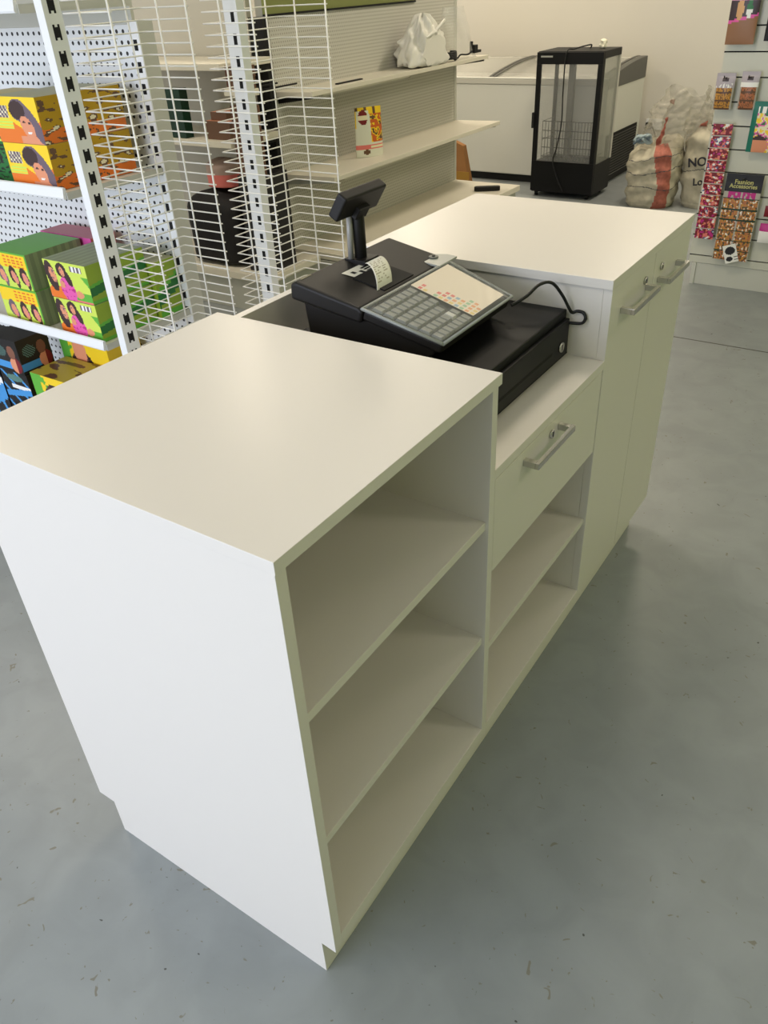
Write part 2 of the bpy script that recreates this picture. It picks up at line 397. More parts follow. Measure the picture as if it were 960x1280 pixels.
# pole display
b = MB(); b.box((-.452, .758, .942), (-.404, .806, .951), BLK); b.tube([(-.430, .782, .95), (-.424, .772, 1.050)], .0120, BLK, 16)
b.build('display_pole', reg, bevel=.001)
b = MB(); mat('clear_cable_sleeve', (150, 148, 144), .25); b.tube([(-.440,.764,.951),(-.434,.758,1.04)], .006, mat('clear_cable_sleeve', (1,1,1)), 8); b.build('cable_sleeve', reg)
th = math.radians(33)
ax = Vector((math.sin(th), 0, math.cos(th)))     # up direction inside head (leans to +x)
nx = Vector((-math.cos(th), 0, math.sin(th)))    # screen normal, to customer side
hc = Vector((-.420, .772, 1.058))
def hp(a, y, n): return tuple(hc+ax*a+Vector((0, 1, 0))*y+nx*n)
def hbox(q, a0, a1, y0, y1, n0, n1, m):
    q.hexa([hp(a0,y0,n1), hp(a0,y0,n0), hp(a0,y1,n0), hp(a0,y1,n1), hp(a1,y0,n1), hp(a1,y0,n0), hp(a1,y1,n0), hp(a1,y1,n1)], m)
b = MB(); hbox(b, -.025, .025, -.066, .066, -.010, .012, BLK); dh = b.build('display_head', reg, bevel=.004, seg=3)
b = MB(); hbox(b, -.020, .020, -.060, .060, .012, .0128, mat('display_glass', (52, 62, 84), .12)); b.build('screen', dh)
b = MB(); hbox(b, -.026, -.002, -.018, .018, -.020, -.008, BLK); b.build('hinge', dh, bevel=.002)
b = MB(); b.box((-.458, .625, .9485), (-.452, .655, .9492), mat('grey_badge', (120, 116, 92), .5)); b.build('badge', reg)

b = MB()
def smooth(pts, n=8):
    P = [Vector(p) for p in pts]; P = [P[0]]+P+[P[-1]]; out = []
    for i in range(1, len(P)-2):
        for k in range(n):
            t = k/n; a, b2, c, d = P[i-1], P[i], P[i+1], P[i+2]
            out.append(.5*((2*b2)+(c-a)*t+(2*a-5*b2+4*c-d)*t*t+(3*b2-a-3*c+d)*t**3))
    out.append(P[-2]); return out
b.tube(smooth([(-.150, .872, .868), (-.130, .895, .882), (-.118, .925, .897), (-.105, .955, .893), (-.090, .975, .865), (-.080, .988, .838), (-.074, .9945, .826), (-.066, .9985, .829), (-.052, .9975, .828), (-.046, .9950, .818), (-.052, .994, .808), (-.068, .992, .806), (-.078, .990, .806)]), .0032, RUBBER, 8)
b.build('power_cable', reg)

# ------------------------------------------------------------------ slotted uprights
def slots(q, x0, x1, y, z0, z1, face='-y', pitch=.05):
    z = z0+.02
    while z < z1-.02:
        if face == '-y': q.box((x0, y-.0006, z), (x1, y+.001, z+.025), SLOT); 
        else: q.box((y-.001, x0, z), (y+.0006, x1, z+.020), SLOT)
        z += pitch

# ------------------------------------------------------------------ left gondola shelving
GX, GP, GL = -1.37, 1.15, .80
gon = thing('gondola_shelving', 'white pegboard shelving stacked with hair product cartons, left of the counter', 'shelving', (-2.1, 1.0, 0))
b = MB(); b.box((-2.95, GP, .02), (GX, GP+.012, 1.327), PEGL); b.build('pegboard_back', gon)
b = MB(); b.box((-2.95, GP+.002, 1.3275), (GX-.002, GP+.012, 1.45), GREYP); b.build('top_infill_panel', gon)
b = MB(); b.box((-2.95, GP+.012, .0), (GX-.002, GP+.03, 1.32), GREYP); b.build('rear_panel', gon)
b = MB(); b.box((GX, GP-.014, 0), (GX+.034, GP+.036, 1.335), GREYP); b.box((GX, GP-.018, 0), (GX+.034, GP-.014, 1.335), STEELW)
slots(b, GX+.010, GX+.024, GP-.018, .2, 1.32); b.build('upright', gon, bevel=.001)
b = MB(); b.box((-2.95, GP-.33, 0), (-1.345, GP, .11), GREYP); b.box((-2.95, GL-.005, .11), (-1.345, GP-.02, .14), STEELW); b.build('base_deck', gon, bevel=.002)
for z in (.602, 1.003, 1.397):
    b = MB(); b.box((-2.95, GL+.012, z-.026), (-1.345, GP-.020, z-.018), SHELFW)
    sh = b.build('shelf', gon, bevel=.001)
    b = MB(); b.extrude([(GL+.012, z-.028), (GL+.002, z-.028), (GL, z-.024), (GL+.004, z-.002), (GL+.008, z), (GL+.012, z-.002)], 'x', -2.95, -1.345, STEELW)
    b.build('ticket_strip', sh)
    b = MB(); b.box((-1.344, GL+.01, z-.030), (-1.341, GP-.02, z-.012), GREYP); b.build('bracket', sh)

# freestanding slotted posts and wire panels
def post(x0, y0, w, d, h, label, face):
    t = thing('slotted_post', label, 'post', (x0+w/2, y0+d/2, 0), 'slotted steel posts')
    b = MB(); b.box((x0, y0, .008), (x0+w, y0+d, h), STEELW)
    if face == '+x':
        z = .22
        while z < h-.03:
            b.box((x0+w-.001, y0+d*.36, z), (x0+w+.0006, y0+d*.64, z+.020), SLOT)
            for dy in (d*.30, d*.58): b.box((x0+w-.001, y0+dy, z-.005), (x0+w+.0007, y0+dy+d*.12, z+.025), SLOT)
            z += .05
    else: slots(b, x0+w*.50, x0+w*.76, y0, .2, h, '-y')
    b.build('column', t, bevel=.0015)
    b = MB(); b.box((x0-.03, y0-.05, 0), (x0+w+.03, y0+d+.05, .008), STEELW); b.build('foot', t)
post(-1.262, .795, .026, .046, 1.62, 'white slotted steel post standing at the front edge of carton shelves', '+x')
post(-1.178, 1.285, .046, .03, 1.60, 'white slotted steel post enclosed by the wire rack by black upright', '-y')
def cage(x0, x1, yf, yb, z0, top, label):
    t = thing('wire_rack', label, 'wire rack', ((x0+x1)/2, (yf+yb)/2, 0), 'white wire racks')
    r = .0019
    q = MB(); z = z0; w = x1-x0
    while z < top:
        q.tube([(x1+.004, yf, z), (x0, yf, z), (x0, yb-.004, z), (x0+.004, yb, z), (x1+.004, yb, z)], r, WIRE, 5); z += .025
    q.build('cross_wires', t)
    for (x, y) in ((x0+.38*w, yf-.004), (x1, yf-.004), (x0-.004, yb-.045), (x0+.38*w, yb-.004), (x1, yb-.004)):
        q = MB(); q.tube([(x, y, .0), (x, y, top)], .0024, WIRE, 6); q.build('upright_wire', t)
cage(-1.302, -1.142, .895, 1.19-.065, .012, 1.58, 'white wire rack in front of the pegboard shelf end')
cage(-1.205, -1.035, 1.235, 1.53, .02, 1.56, 'white wire rack beside the black shelf upright and grey pegboard')

# ------------------------------------------------------------------ printed cartons
C = {}
def col(k, rgb, rough=.38): 
    if k not in C: C[k] = mat('print_'+k, rgb, rough)
    return C[k]
YEL = col('lemon', (246, 208, 40)); ORG = col('carton_orange', (232, 120, 40)); SKIN = col('tan', (224, 148, 112)); HAIR = col('dark_brown', (62, 42, 42))
HAIR2 = col('mauve_grey', (108, 92, 104)); GRN = col('leaf_green', (96, 176, 60)); GRD = col('deep_green', (34, 110, 52)); PNK = col('pink', (226, 92, 168))
LIM = col('lime', (206, 224, 90)); MUS = col('mustard', (186, 146, 20)); RED = col('red', (196, 30, 44)); WHT = col('white', (240, 238, 232)); BLU = col('sky_blue', (70, 150, 214))
CBK = col('carton_black', (26, 24, 26)); BRN = col('carton_brown', (104, 74, 54)); MRN = col('maroon', (120, 20, 34)); CRM = col('cream', (236, 226, 190)); TEAL = col('teal', (22, 112, 92))
GLD = col('gold', (196, 140, 60)); MAG = col('magenta', (190, 40, 130)); DKG = col('bottle_green', (16, 52, 38))
def ell(u, v, cx, cy, rx, ry, rot=0):
    du, dv = u-cx, v-cy; c, s_ = math.cos(rot), math.sin(rot)
    return ((du*c+dv*s_)/rx)**2+((-du*s_+dv*c)/ry)**2 < 1
def p_curly(u, v):       # yellow/orange carton with a woman's head
    if ell(u, v, .70, .36, .13, .25, .25): 
        if ell(u, v, .64, .47, .035, .022) or ell(u, v, .76, .45, .03, .02): return HAIR
        if ell(u, v, .72, .24, .05, .022): return WHT
        return SKIN
    if ell(u, v, .58, .72, .20, .24) or ell(u, v, .86, .42, .11, .46, .35): return HAIR if ell(u, v, .55, .72, .17, .2) else HAIR2
    if u > .5 and v < .16: return SKIN
    if .05 < u < .34 and .55 < v < .8: return HAIR2 if (int(u*40)+int(v*20)) % 3 else CRM
    if v > .42+.12*math.sin(u*7): return YEL
    if v > .3 and u < .4: return LIM if int(v*30) % 2 else YEL
    return ORG
def p_cside(u, v):
    n_ = noise.noise(Vector((u*9, v*9, 3)))
    if v > .62: return MUS if n_ < .3 else BRN
    if n_ > .18: return CRM if n_ > .42 else BRN
    return MUS if v > .32+.1*n_ else ORG
def p_girls(u, v):       # lime carton, two girls in pink
    if ell(u, v, .17, .62, .07, .20, .15) or ell(u, v, .41, .74, .055, .13, .1): return SKIN if noise.noise(Vector((u*26, v*16, 4))) > -.3 else HAIR2
    if ell(u, v, .36, .40, .05, .10): return SKIN
    if ell(u, v, .13, .58, .12, .40, .12) or ell(u, v, .40, .78, .12, .19) or ell(u, v, .52, .60, .07, .22, .25): return HAIR
    if ell(u, v, .47, .28, .17, .34, .12): return PNK if noise.noise(Vector((u*14, v*12, 6))) > -.25 else MAG
    if ell(u, v, .2, .15, .22, .2): return ORG
    if ell(u, v, .72, .2, .10, .1): return SKIN
    if .62 < u < .9 and .78 < v < .92: return HAIR2 if int(u*24) % 2 else WHT
    if v < .05: return RED
    return LIM if u+v*.6 < 1.25 and v > .25 or v > .7 else GRN
def p_gside(u, v):
    return GRD if .2 < v-.25*u < .42 else (GRN if .42 < v-.25*u < .5 or v < .1 else col('olive', (142, 168, 48)))
def p_three(u, v):       # green-edged yellow carton, three faces
    for cx in (.25, .55, .83):
        if ell(u, v, cx+.02, .30, .065, .19, .15): return SKIN if noise.noise(Vector((u*30, v*18, 4))) > -.3 else PNK
        if ell(u, v, cx-.01, .38, .10, .24) or ell(u, v, cx+.07, .2, .05, .2): return HAIR2 if cx < .4 else HAIR
    if u > .96 or v > .95: return GRN
    if v > .58: 
        if .4 < u < .9 and int(v*22) % 2 and int(u*26) % 3: return ORG
        return YEL
    return LIM
def p_gp(u, v): return col('grey_green', (132, 142, 108)) if int(u*14) % 2 else col('sage', (150, 160, 120))
def p_black(u, v):
    if ell(u, v, .72, .62, .14, .20): return col('deep_tan', (130, 84, 66))
    if ell(u, v, .78, .25, .2, .24): return SKIN if u < .8 else MRN
    if .1 < v < .3 and u < .6: return BLU
    if ell(u, v, .33, .62, .2, .18): return col('dull_teal', (90, 128, 120)) if int((u+v)*24) % 2 else CBK
    return CBK
def p_bfront(u, v):
    if .18 < v-.5*u*.4 < .36: return BLU
    if .5 < v < .62 and u > .3: return WHT
    if ell(u, v, .5, .82, .3, .1): return col('dull_teal', (90, 128, 120))
    return CBK if (u+v) % .5 > .1 else BLU
def p_yel(u, v):
    if ell(u, v, .40, .22, .14, .24): return SKIN
    if ell(u, v, .42, .55, .25, .36): return HAIR if noise.noise(Vector((u*14, v*14, 4))) > -.2 else BRN
    if u < .36 and noise.noise(Vector((u*9, v*9, 4))) > .1: return GRN
    return YEL if u > .18 else GRN
def p_ytop(u, v):
    n_ = noise.noise(Vector((u*4, v*6, 9))); return BRN if n_ > .2 else col('khaki', (190, 168, 60))
def p_brown(u, v): return BRN if noise.noise(Vector((u*4, v*4, 1))) > -.1 else col('cocoa', (96, 62, 44))
def carton(name, label, group, x0, x1, y0, y1, z0, h, front, side, top, rot=0, res=(56, 42), cat='carton'):
    cx, cy = (x0+x1)/2, (y0+y1)/2; q = MB(); c, s_ = math.cos(rot), math.sin(rot)
    def R_(x, y, z): return (cx+(x-cx)*c-(y-cy)*s_, cy+(x-cx)*s_+(y-cy)*c, z)
    f = lambda p: p if callable(p) else (lambda u, v: p)
    rf = lambda p: res if callable(p) else (1, 1)
    q.grid(lambda u, v: R_(x0+(x1-x0)*u, y0, z0+h*v), *rf(front), f(front))
    q.grid(lambda u, v: R_(x1, y0+(y1-y0)*u, z0+h*v), *rf(side), f(side))
    q.grid(lambda u, v: R_(x0+(x1-x0)*u, y0+(y1-y0)*v, z0+h), *rf(top), f(top))
    q.grid(lambda u, v: R_(x0, y1-(y1-y0)*u, z0+h*v), 1, 1, f(side)(.1, .9))
    q.grid(lambda u, v: R_(x1-(x1-x0)*u, y1, z0+h*v), 1, 1, f(side)(.1, .9))
    q.grid(lambda u, v: R_(x0+(x1-x0)*u, y1-(y1-y0)*v, z0), 1, 1, f(side)(.1, .9))
    return tag(q.build(name, origin=(cx, cy, z0)), label, cat, group)
zs = .585; zu = .9865
TOPK = col('khaki_top', (168, 164, 116))
carton('hair_product_carton', 'orange carton with long-haired woman, upper one of two by post', 'hair product cartons', -1.585, -1.402, .83, 1.09, zu+.1065, .105, p_curly, p_cside, TOPK)
carton('hair_product_carton', 'orange carton with long-haired woman, lower one of two by post', 'hair product cartons', -1.578, -1.398, .828, 1.09, zu, .106, p_curly, p_cside, TOPK)
carton('hair_product_carton', 'dark green carton left of the orange cartons on the upper shelf', 'hair product cartons', -1.80, -1.60, .86, 1.06, zu, .10, lambda u, v: GRD if noise.noise(Vector((u*12, v*14, 0))) < .15 else CBK, GRD, TOPK)
carton('hair_product_carton', 'olive-topped carton behind the dark green one on the upper shelf', 'hair product cartons', -1.82, -1.605, .86, 1.06, zu+.1005, .10, p_three, GRD, col('khaki', (190, 168, 60)))
g = 'hair product cartons'
carton('hair_product_carton', 'lime carton picturing two girls in pink, upper of its pair', g, -1.557, -1.376, .828, 1.03, zs+.1065, .106, p_girls, p_gside, p_gp)
carton('hair_product_carton', 'lime carton picturing two girls in pink, lower of its pair', g, -1.550, -1.372, .826, 1.03, zs, .106, p_girls, p_gside, p_gp)
carton('hair_product_carton', 'green-edged yellow carton with three faces, upper of its pair', g, -1.822, -1.638, .828, 1.02, zs+.1065, .104, p_three, p_gp, GRN)
carton('hair_product_carton', 'green-edged yellow carton with three faces, lower of its pair', g, -1.818, -1.632, .826, 1.02, zs, .106, p_three, p_gp, GRN)
carton('hair_product_carton', 'pink-topped carton behind the three-face cartons', g, -1.84, -1.60, 1.03, 1.12, zs, .21, PNK, RED, col('rose', (190, 90, 110)))
carton('hair_product_carton', 'brown and green carton standing behind the front post', g, -1.372-.10, -1.372+.015, 1.035, 1.12, zs, .165, lambda u, v: BRN if ell(u, v, .4, .6, .4, .35) else col('olive', (142, 168, 48)), p_gside, TOPK, res=(16, 16))
zbk = .1405
carton('hair_product_carton', 'black carton with a man and blue stripe, at far left, third layer of its stack', g, -1.99, -1.845, .832, .95, zbk+.242, .115, p_black, p_black, CBK)
carton('hair_product_carton', 'black and blue carton directly under the topmost black carton', g, -1.985, -1.84, .832, .95, zbk+.1210, .12, p_bfront, p_black, CBK)
carton('hair_product_carton', 'black carton at the bottom of the black carton stack', g, -1.985, -1.842, .832, .95, zbk, .12, p_bfront, p_black, CBK)
carton('hair_product_carton', 'black and white striped carton left of the black carton stack', g, -2.14, -1.995, .832, .95, zbk, .33, p_bfront, CBK, CBK)
carton('hair_product_carton', 'yellow carton lying flat right of the black cartons', g, -1.812, -1.56, .832, .975, zbk, .262, p_yel, YEL, p_ytop)
carton('hair_product_carton', 'yellow carton with an upside-down brown head, under the middle shelf', g, -1.84, -1.60, .985, 1.12, zbk+.14, .19, lambda u, v: p_yel(u, 1-v), YEL, YEL)
carton('hair_product_carton', 'plain yellow carton at the right end of the base deck', g, -1.555, -1.36, .84, 1.0, zbk, .24, p_yel, YEL, YEL)
carton('hair_product_carton', 'yellow carton supporting the upside-down one on the base deck', g, -1.84, -1.60, .985, 1.12, zbk, .139, YEL, YEL, YEL)

# ------------------------------------------------------------------ grey pegboard gondola, middle
PX, PYa, PYb = -2.40, 2.86, 4.69
gp = thing('gondola_shelving', 'grey pegboard shelving with nearly empty cream shelves and green header', 'shelving', (PX, 3.8, 0))
b = MB(); b.box((PX-.02, PYa, .1), (PX, PYb, 1.275), PEGP); b.build('pegboard_back', gp)
b = MB(); b.box((PX-.09, PYa+.03, .0), (PX-.02, PYb-.03, 1.5), GREYP); b.build('rear_panel', gp)
b = MB(); b.box((PX-.02, PYa, 1.28), (PX+.004, PYb-.5, 1.55), GREEN); b.box((PX-.02, PYa, 1.272), (PX+.010, PYb-.5, 1.281), SLOT); b.build('header_sign', gp)
b = MB(); b.box((PX-.02, PYb-.5, 1.275), (PX, PYb, 1.55), PEGP); b.build('upper_pegboard', gp)
for y in (PYb-.028, ):
    b = MB(); b.box((PX-.1, y, 0), (PX+.003, y+.03, 1.55), GREYP); b.build('upright', gp)
b = MB(); b.box((PX-.075, PYa-.045, 0), (PX+.012, PYa-.002, 1.272), SLOT); b.build('upright', gp, bevel=.001)
b = MB(); b.box((PX, PYa, 0), (-1.935, PYb, .16), GREYP); b.box((PX, PYa-.0, .165), (-1.905, PYb, .2), SHELFW); b.build('base_deck', gp, bevel=.002)
for z, xf in ((.585, -2.07), (.963, -2.165)):
    b = MB(); b.hexa([(PX, PYa, z-.03), (xf, PYa, z-.022), (xf, PYb, z-.022), (PX, PYb, z-.03), (PX, PYa, z-.006), (xf, PYa, z), (xf, PYb, z), (PX, PYb, z-.006)], SHELFW)
    sh = b.build('shelf', gp, bevel=.002)
    for y in (PYa+.02, 3.76, PYb-.04):
        b = MB()
        b.hexa([(PX, y, z-.06), (xf-.02, y, z-.034), (xf-.02, y+.02, z-.034), (PX, y+.02, z-.06), (PX, y, z-.0305), (xf-.02, y, z-.0225), (xf-.02, y+.02, z-.0225), (PX, y+.02, z-.0305)], SLOT if z > .7 else GREYP)
        b.build('bracket', sh)
    b = MB(); b.box((xf-.025, PYa+.1, z-.030), (xf-.01, PYa+.9, z-.0222), SHELFW); b.build('ticket_strip', sh)
# a low dark bar at the foot of the first bay
# things on these shelves
b = MB(); b.box((-2.235, 3.14, .9595), (-2.215, 3.36, .968), BLK2); tag(b.build('shelf_clip_bar', bevel=.002), 'small flat black bar lying on the upper cream shelf', 'bar')
b = MB()
def rr_(x0, x1, y0, y1, r, n=5):
    o = []
    for cx, cy, a0 in ((x1-r, y1-r, 0), (x0+r, y1-r, PI/2), (x0+r, y0+r, PI), (x1-r, y0+r, 1.5*PI)):
        for k in range(n+1): a = a0+PI/2*k/n; o.append((cx+r*math.cos(a), cy+r*math.sin(a)))
    return o
b.extrude([(x*.866+y*.5*-1, x*.5+y*.866) for x, y in rr_(-.085, .085, -.022, .022, .02)], 'z', 0, .028, BLK)
o = b.build('barcode_scanner', bevel=.004); o.location = (-2.035, 4.46, .2005); tag(o, 'black rounded handheld device lying on the cream base deck', 'device')

# snack pouch
def p_pouch(u, v):
    if ell(u, v, .27, .80, .17, .15): return MRN if not (.76 < v < .84) else CRM
    if .16 < v < .25: return RED if u < .5 or not .175 < v < .235 else CRM
    if v > .93 or (v > .86 and u > .5): return YEL if int(u*9) % 3 else BRN
    if u > .52 and .3 < v < .9:
        n_ = noise.noise(Vector((u*7, v*12, 2))); return col('snack_orange', (206, 98, 40)) if n_ > -.05 else (YEL if n_ > -.3 else BRN)
    if ell(u, v, .35, .1, .12, .05): return BRN
    if u < .04 and v > .6: return YEL
    return col('pouch_white', (222, 222, 205))
b = MB(); px, py, pz = -2.225, 3.40, .5835
def pou(sgn):
    def f(u, v):
        bulge = .022*math.sin(PI*u)**.6*(1-v**2)**.7+.001
        w_ = .160*(u-.5)*(1+.03*math.cos(v*PI)); c_, s_ = math.cos(1.05), math.sin(1.05)
        return (px+w_*c_+sgn*bulge*s_, py+w_*s_-sgn*bulge*c_, pz+.245*v)
    return f
b.grid(pou(1), 30, 44, p_pouch, True); b.grid(lambda u, v: pou(-1)(1-u, v), 30, 44, CRM, True)
b.poly([pou(1)(i/30, 0) for i in range(31)]+[pou(-1)(i/30, 0) for i in range(30, -1, -1)], CRM)
tag(b.build('snack_pouch'), 'white and orange snack pouch standing on the lower cream shelf', 'pouch')

# white knotted carrier bag
BAG = bpy.data.materials.new('thin_white_plastic'); BAG.use_nodes = True; p = BAG.node_tree.nodes['Principled BSDF']
p.inputs['Base Color'].default_value = (.80, .78, .72, 1); p.inputs['Roughness'].default_value = .3; p.inputs['Subsurface Weight'].default_value = .3; p.inputs['Subsurface Radius'].default_value = (.02, .02, .02)
b = MB(); bx, by, bz = -2.245, 4.02, .9635
def wb(u, v):
    a = 2*PI*u
    r = .165*(1-v**2.0*.78)*(1+.07*math.sin(a*9+v*5)+.05*math.sin(a*17-v*9)+.22*noise.noise(Vector((math.cos(a)*3, math.sin(a)*3, v*5))))
    if v > .97: r *= .3
    k = min(1, v*8+.55)
    return (bx+min(.085, r*k*math.cos(a)*.85), by+r*k*math.sin(a)*1.1, bz+.25*v+.012*math.sin(a*7+v*12)*(v > .05))
b.grid(wb, 96, 28, BAG, True)
b.poly([wb(i/96, 0) for i in range(96)][::-1], BAG)
# clamp so it does not enter the pegboard
b.v = [(max(x, PX+.006), y, max(z, bz)) for x, y, z in b.v]
bag = b.build('plastic_bag'); tag(bag, 'crumpled white knotted plastic bag on the upper cream shelf', 'bag')
b = MB()
kc = Vector((bx+.075, by+.0, bz+.165))
for k, (dy, dz, L_) in enumerate(((-.10, -.02, 1), (.11, .055, 1))):
    b.tube(smooth([kc, kc+Vector((.012, dy*.5, dz*.5+.006)), kc+Vector((.006, dy, dz))]), [.010-.0002*i for i in range(17)], BAG, 8)
b.tube([kc+Vector((-.01, -.012, 0)), kc+Vector((.012, 0, 0)), kc+Vector((-.01, .014, 0))], .013, BAG, 8)
b.build('knot', bag)
# clear film bag
def film_mat(name, fac, colr=(.9, .9, .86, 1), rough=.12, bs=18):
    m = bpy.data.materials.new(name); m.use_nodes = True; N = m.node_tree.nodes; L = m.node_tree.links
    p = N['Principled BSDF']; p.inputs['Base Color'].default_value = colr; p.inputs['Roughness'].default_value = rough
    t = N.new('ShaderNodeBsdfTransparent'); s_ = N.new('ShaderNodeMixShader'); s_.inputs[0].default_value = fac
    tc = N.new('ShaderNodeTexCoord'); n = N.new('ShaderNodeTexNoise'); n.inputs['Scale'].default_value = bs; n.inputs['Detail'].default_value = 4
    L.new(tc.outputs['Object'], n.inputs['Vector']); bu = N.new('ShaderNodeBump'); bu.inputs['Strength'].default_value = .9; bu.inputs['Distance'].default_value = .02
    L.new(n.outputs['Fac'], bu.inputs['Height']); L.new(bu.outputs[0], p.inputs['Normal'])
    L.new(t.outputs[0], s_.inputs[1]); L.new(p.outputs[0], s_.inputs[2]); L.new(s_.outputs[0], N['Material Output'].inputs['Surface']); return m
CLR = film_mat('clear_crinkled_film', .22)
b = MB(); fx, fy = -2.27, 4.48
def fb(u, v):
    a = 2*PI*u; r = .11*(1-.45*v)*(1+.16*math.sin(5*a+4*v)+.12*noise.noise(Vector((math.cos(a)*3, math.sin(a)*3, v*5))))
    return (max(PX+.008, fx+r*.8*math.cos(a)), fy-.07*v+r*1.3*math.sin(a), .964+.27*v*(1-.25*math.sin(a+.5)*0))
b.grid(fb, 48, 24, CLR, True)
tag(b.build('clear_plastic_bag'), 'crinkled clear plastic bag at the far end of the upper shelf', 'bag')
# coiled lead with plug
b = MB(); pts = []
for k in range(46):
    a = k*.62; pts.append((-2.195+.022*math.cos(a)*(1-.004*k), 4.265+.045*math.sin(a), .972+.0009*k))
b.tube(pts, .0065, RUBBER, 7)
lead = b.build('power_lead')
tag(lead, 'black coiled power lead with plug lying on the upper cream shelf', 'cable')
b.__init__(); b.tube(smooth([(-2.19, 4.28, .985), (-2.19, 4.33, .975), (-2.185, 4.36, .99), (-2.18, 4.44, .985), (-2.18, 4.50, 1.0)]), .0055, RUBBER, 7)
b.box((-2.2, 4.50, .985), (-2.165, 4.545, 1.03), BLK2); b.box((-2.2, 4.545, .985), (-2.17, 4.60, 1.0), BLK2); b.box((-2.195, 4.49, 1.02), (-2.175, 4.5, 1.05), BLK2)
b.build('plug', lead, bevel=.003)

# ------------------------------------------------------------------ end-cap bay seen through the racks
ec = thing('end_cap_shelving', 'cream end shelf with green and brown goods, seen through the wire racks', 'shelving', (-2.8, 2.7, 0))
b = MB(); b.box((-3.45, 2.82, 0), (PX-.085, 2.85, 1.6), mat('grey_back_panel', (188, 183, 168), .6)); b.build('back_panel', ec)
b = MB(); b.box((-3.45, 2.42, 0), (-2.19, 2.81, .16), GREYP); b.box((-3.45, 2.40, .165), (-2.17, 2.812, .2), SHELFW); b.build('base_deck', ec, bevel=.002)
for z, y0, y1, xl, xr in ((.795, 2.46, 2.81, -3.45, -2.36), (1.115, 2.46, 2.81, -3.45, -2.36), (1.017, 2.45, 2.52, -2.345, -2.195)):
    b = MB(); b.box((xl, y0, z-.028), (xr, y1, z), SHELFW); sh = b.build('shelf', ec, bevel=.002)
    if xr > -2.3:
        for x in (xl+.01, xr-.02):
            b = MB(); b.tube([(x, 2.515, z-.014), (x, 2.812, z-.014)], .004, SLOT, 8); b.build('bracket', sh)
    else:
        b = MB(); b.box((xr-.02, y0+.06, z-.05), (xr-.012, 2.81, z-.029), SLOT); b.build('bracket', sh)
g2 = 'goods on the end shelf'
carton('green_carton', 'dark green box standing on the end shelf behind racks', g2, -2.79, -2.665, 2.48, 2.53, .7955, .215, DKG, DKG, DKG)
carton('brown_carton', 'brown box on the end shelf right of the dark green box', g2, -2.54, -2.39, 2.50, 2.68, .7955, .08, BRN, BRN, SKIN)
carton('brown_carton', 'smaller orange-brown box on top of the brown one', g2, -2.52, -2.42, 2.52, 2.66, .876, .035, BRN, BRN, SKIN)
carton('black_crate', 'black crate on the end deck under the stacked brown boxes', g2, -2.345, -2.205, 2.46, 2.66, .2005, .45, CBK, CBK, CBK, cat='crate')
for k, (z, h) in enumerate(((.651, .085), (.737, .085), (.823, .085), (.909, .04), (1.018, .045), (1.064, .045))):
    carton('brown_carton', ['lowest', 'second', 'third', 'topmost', 'lower', 'upper'][k]+' brown box '+('stacked under' if k < 4 else 'lying on')+' the small board beside the black upright', g2, -2.335, -2.205+.004*(k % 2), 2.465, 2.515, z, h, p_brown, p_brown, BRN, res=(8, 6))
# black garment bag with red hat on the deck
b = MB()
def gb(cx, cy, z0, rx, ry, h, seed, m, pw=3.2, nu=48, nv=20, amp=.05):
    def f(u, v):
        a = 2*PI*u; c, s_ = math.cos(a), math.sin(a)
        r = 1/((abs(c)**pw+abs(s_)**pw)**(1/pw))
        e = min(1, (v*9+.55)) * (1 if v < .75 else math.sqrt(max(0, 1-((v-.75)/.25)**2))*.999+.001)
        k = r*e*(1+amp*noise.noise(Vector((c*2+seed, s_*2, v*3)))+.5*amp*noise.noise(Vector((c*6+seed, s_*6, v*8))))
        return (cx+rx*k*c, cy+ry*k*s_, z0+h*v*(1+.03*math.sin(a*2+seed)*(v > .5)))
    b.grid(f, nu, nv, m, True)
    b.poly([f(i/nu, 0) for i in range(nu)][::-1], m(.0, .0) if callable(m) else m)
DARK = mat('black_fabric', (22, 20, 22), .75, bump=.3, bscale=60)
gb(-2.575, 2.61, .2005, .185, .16, .36, 5, DARK, 5)
tag(b.build('black_bag'), 'large black fabric bag on the deck of the end shelf', 'bag')
b = MB(); gb(-2.55, 2.60, .595, .10, .09, .13, 2, lambda u, v: RED if v < .5 else (BRN if u < .5 else col('dusty_pink', (176, 150, 140))), 2.2); b.v = [(x, y, z-.03) if z > 0 else (x, y, z) for x, y, z in b.v]
tag(b.build('red_and_brown_bundle'), 'red and brown bundle on top of the black bag', 'bundle')

# ------------------------------------------------------------------ slatwall stand on the right
SX0, SX1, SY = -.515, .75, 3.78
SLAT = mat('cream_slatwall', (205, 204, 190), .4); SLATB = mat('grey_white_base', (200, 200, 190), .45)
sw = thing('slatwall_stand', 'cream slatwall display stand hung with packets at right', 'display stand', (0, 3.9, 0))
b = MB(); zlist = [.146+.1*k+.0 for k in range(15)]
z = .11
for k in range(17):
    zt_ = .1475+.1*(k+0)
    b.box((SX0, SY, z), (SX1, SY+.018, zt_-.003), SLAT); z = zt_+.003
b.box((SX0+.002, SY+.010, .11), (SX1, SY+.022, 1.80), SLOT); b.build('slatwall_panel', sw)
b = MB()
for k in range(17): b.box((SX0-.0015, SY+.001, .1445+.1*k), (SX0+.006, SY+.012, .1505+.1*k), SLOT)
b.build('slot_ends', sw)
b = MB(); b.box((SX0+.03, SY+.022, 0), (SX1, SY+.30, 1.8), SLATB); b.build('core', sw)
b = MB(); b.box((SX0+.025, SY+.004, 0), (SX1, SY+.022, .108), SLATB); b.box((SX0+.02, SY-.004, 0), (SX0+.04, SY+.03, .108), SLATB); b.build('base_panel', sw, bevel=.001)
HK = mat('hook_steel', (70, 70, 66), .35, .8)
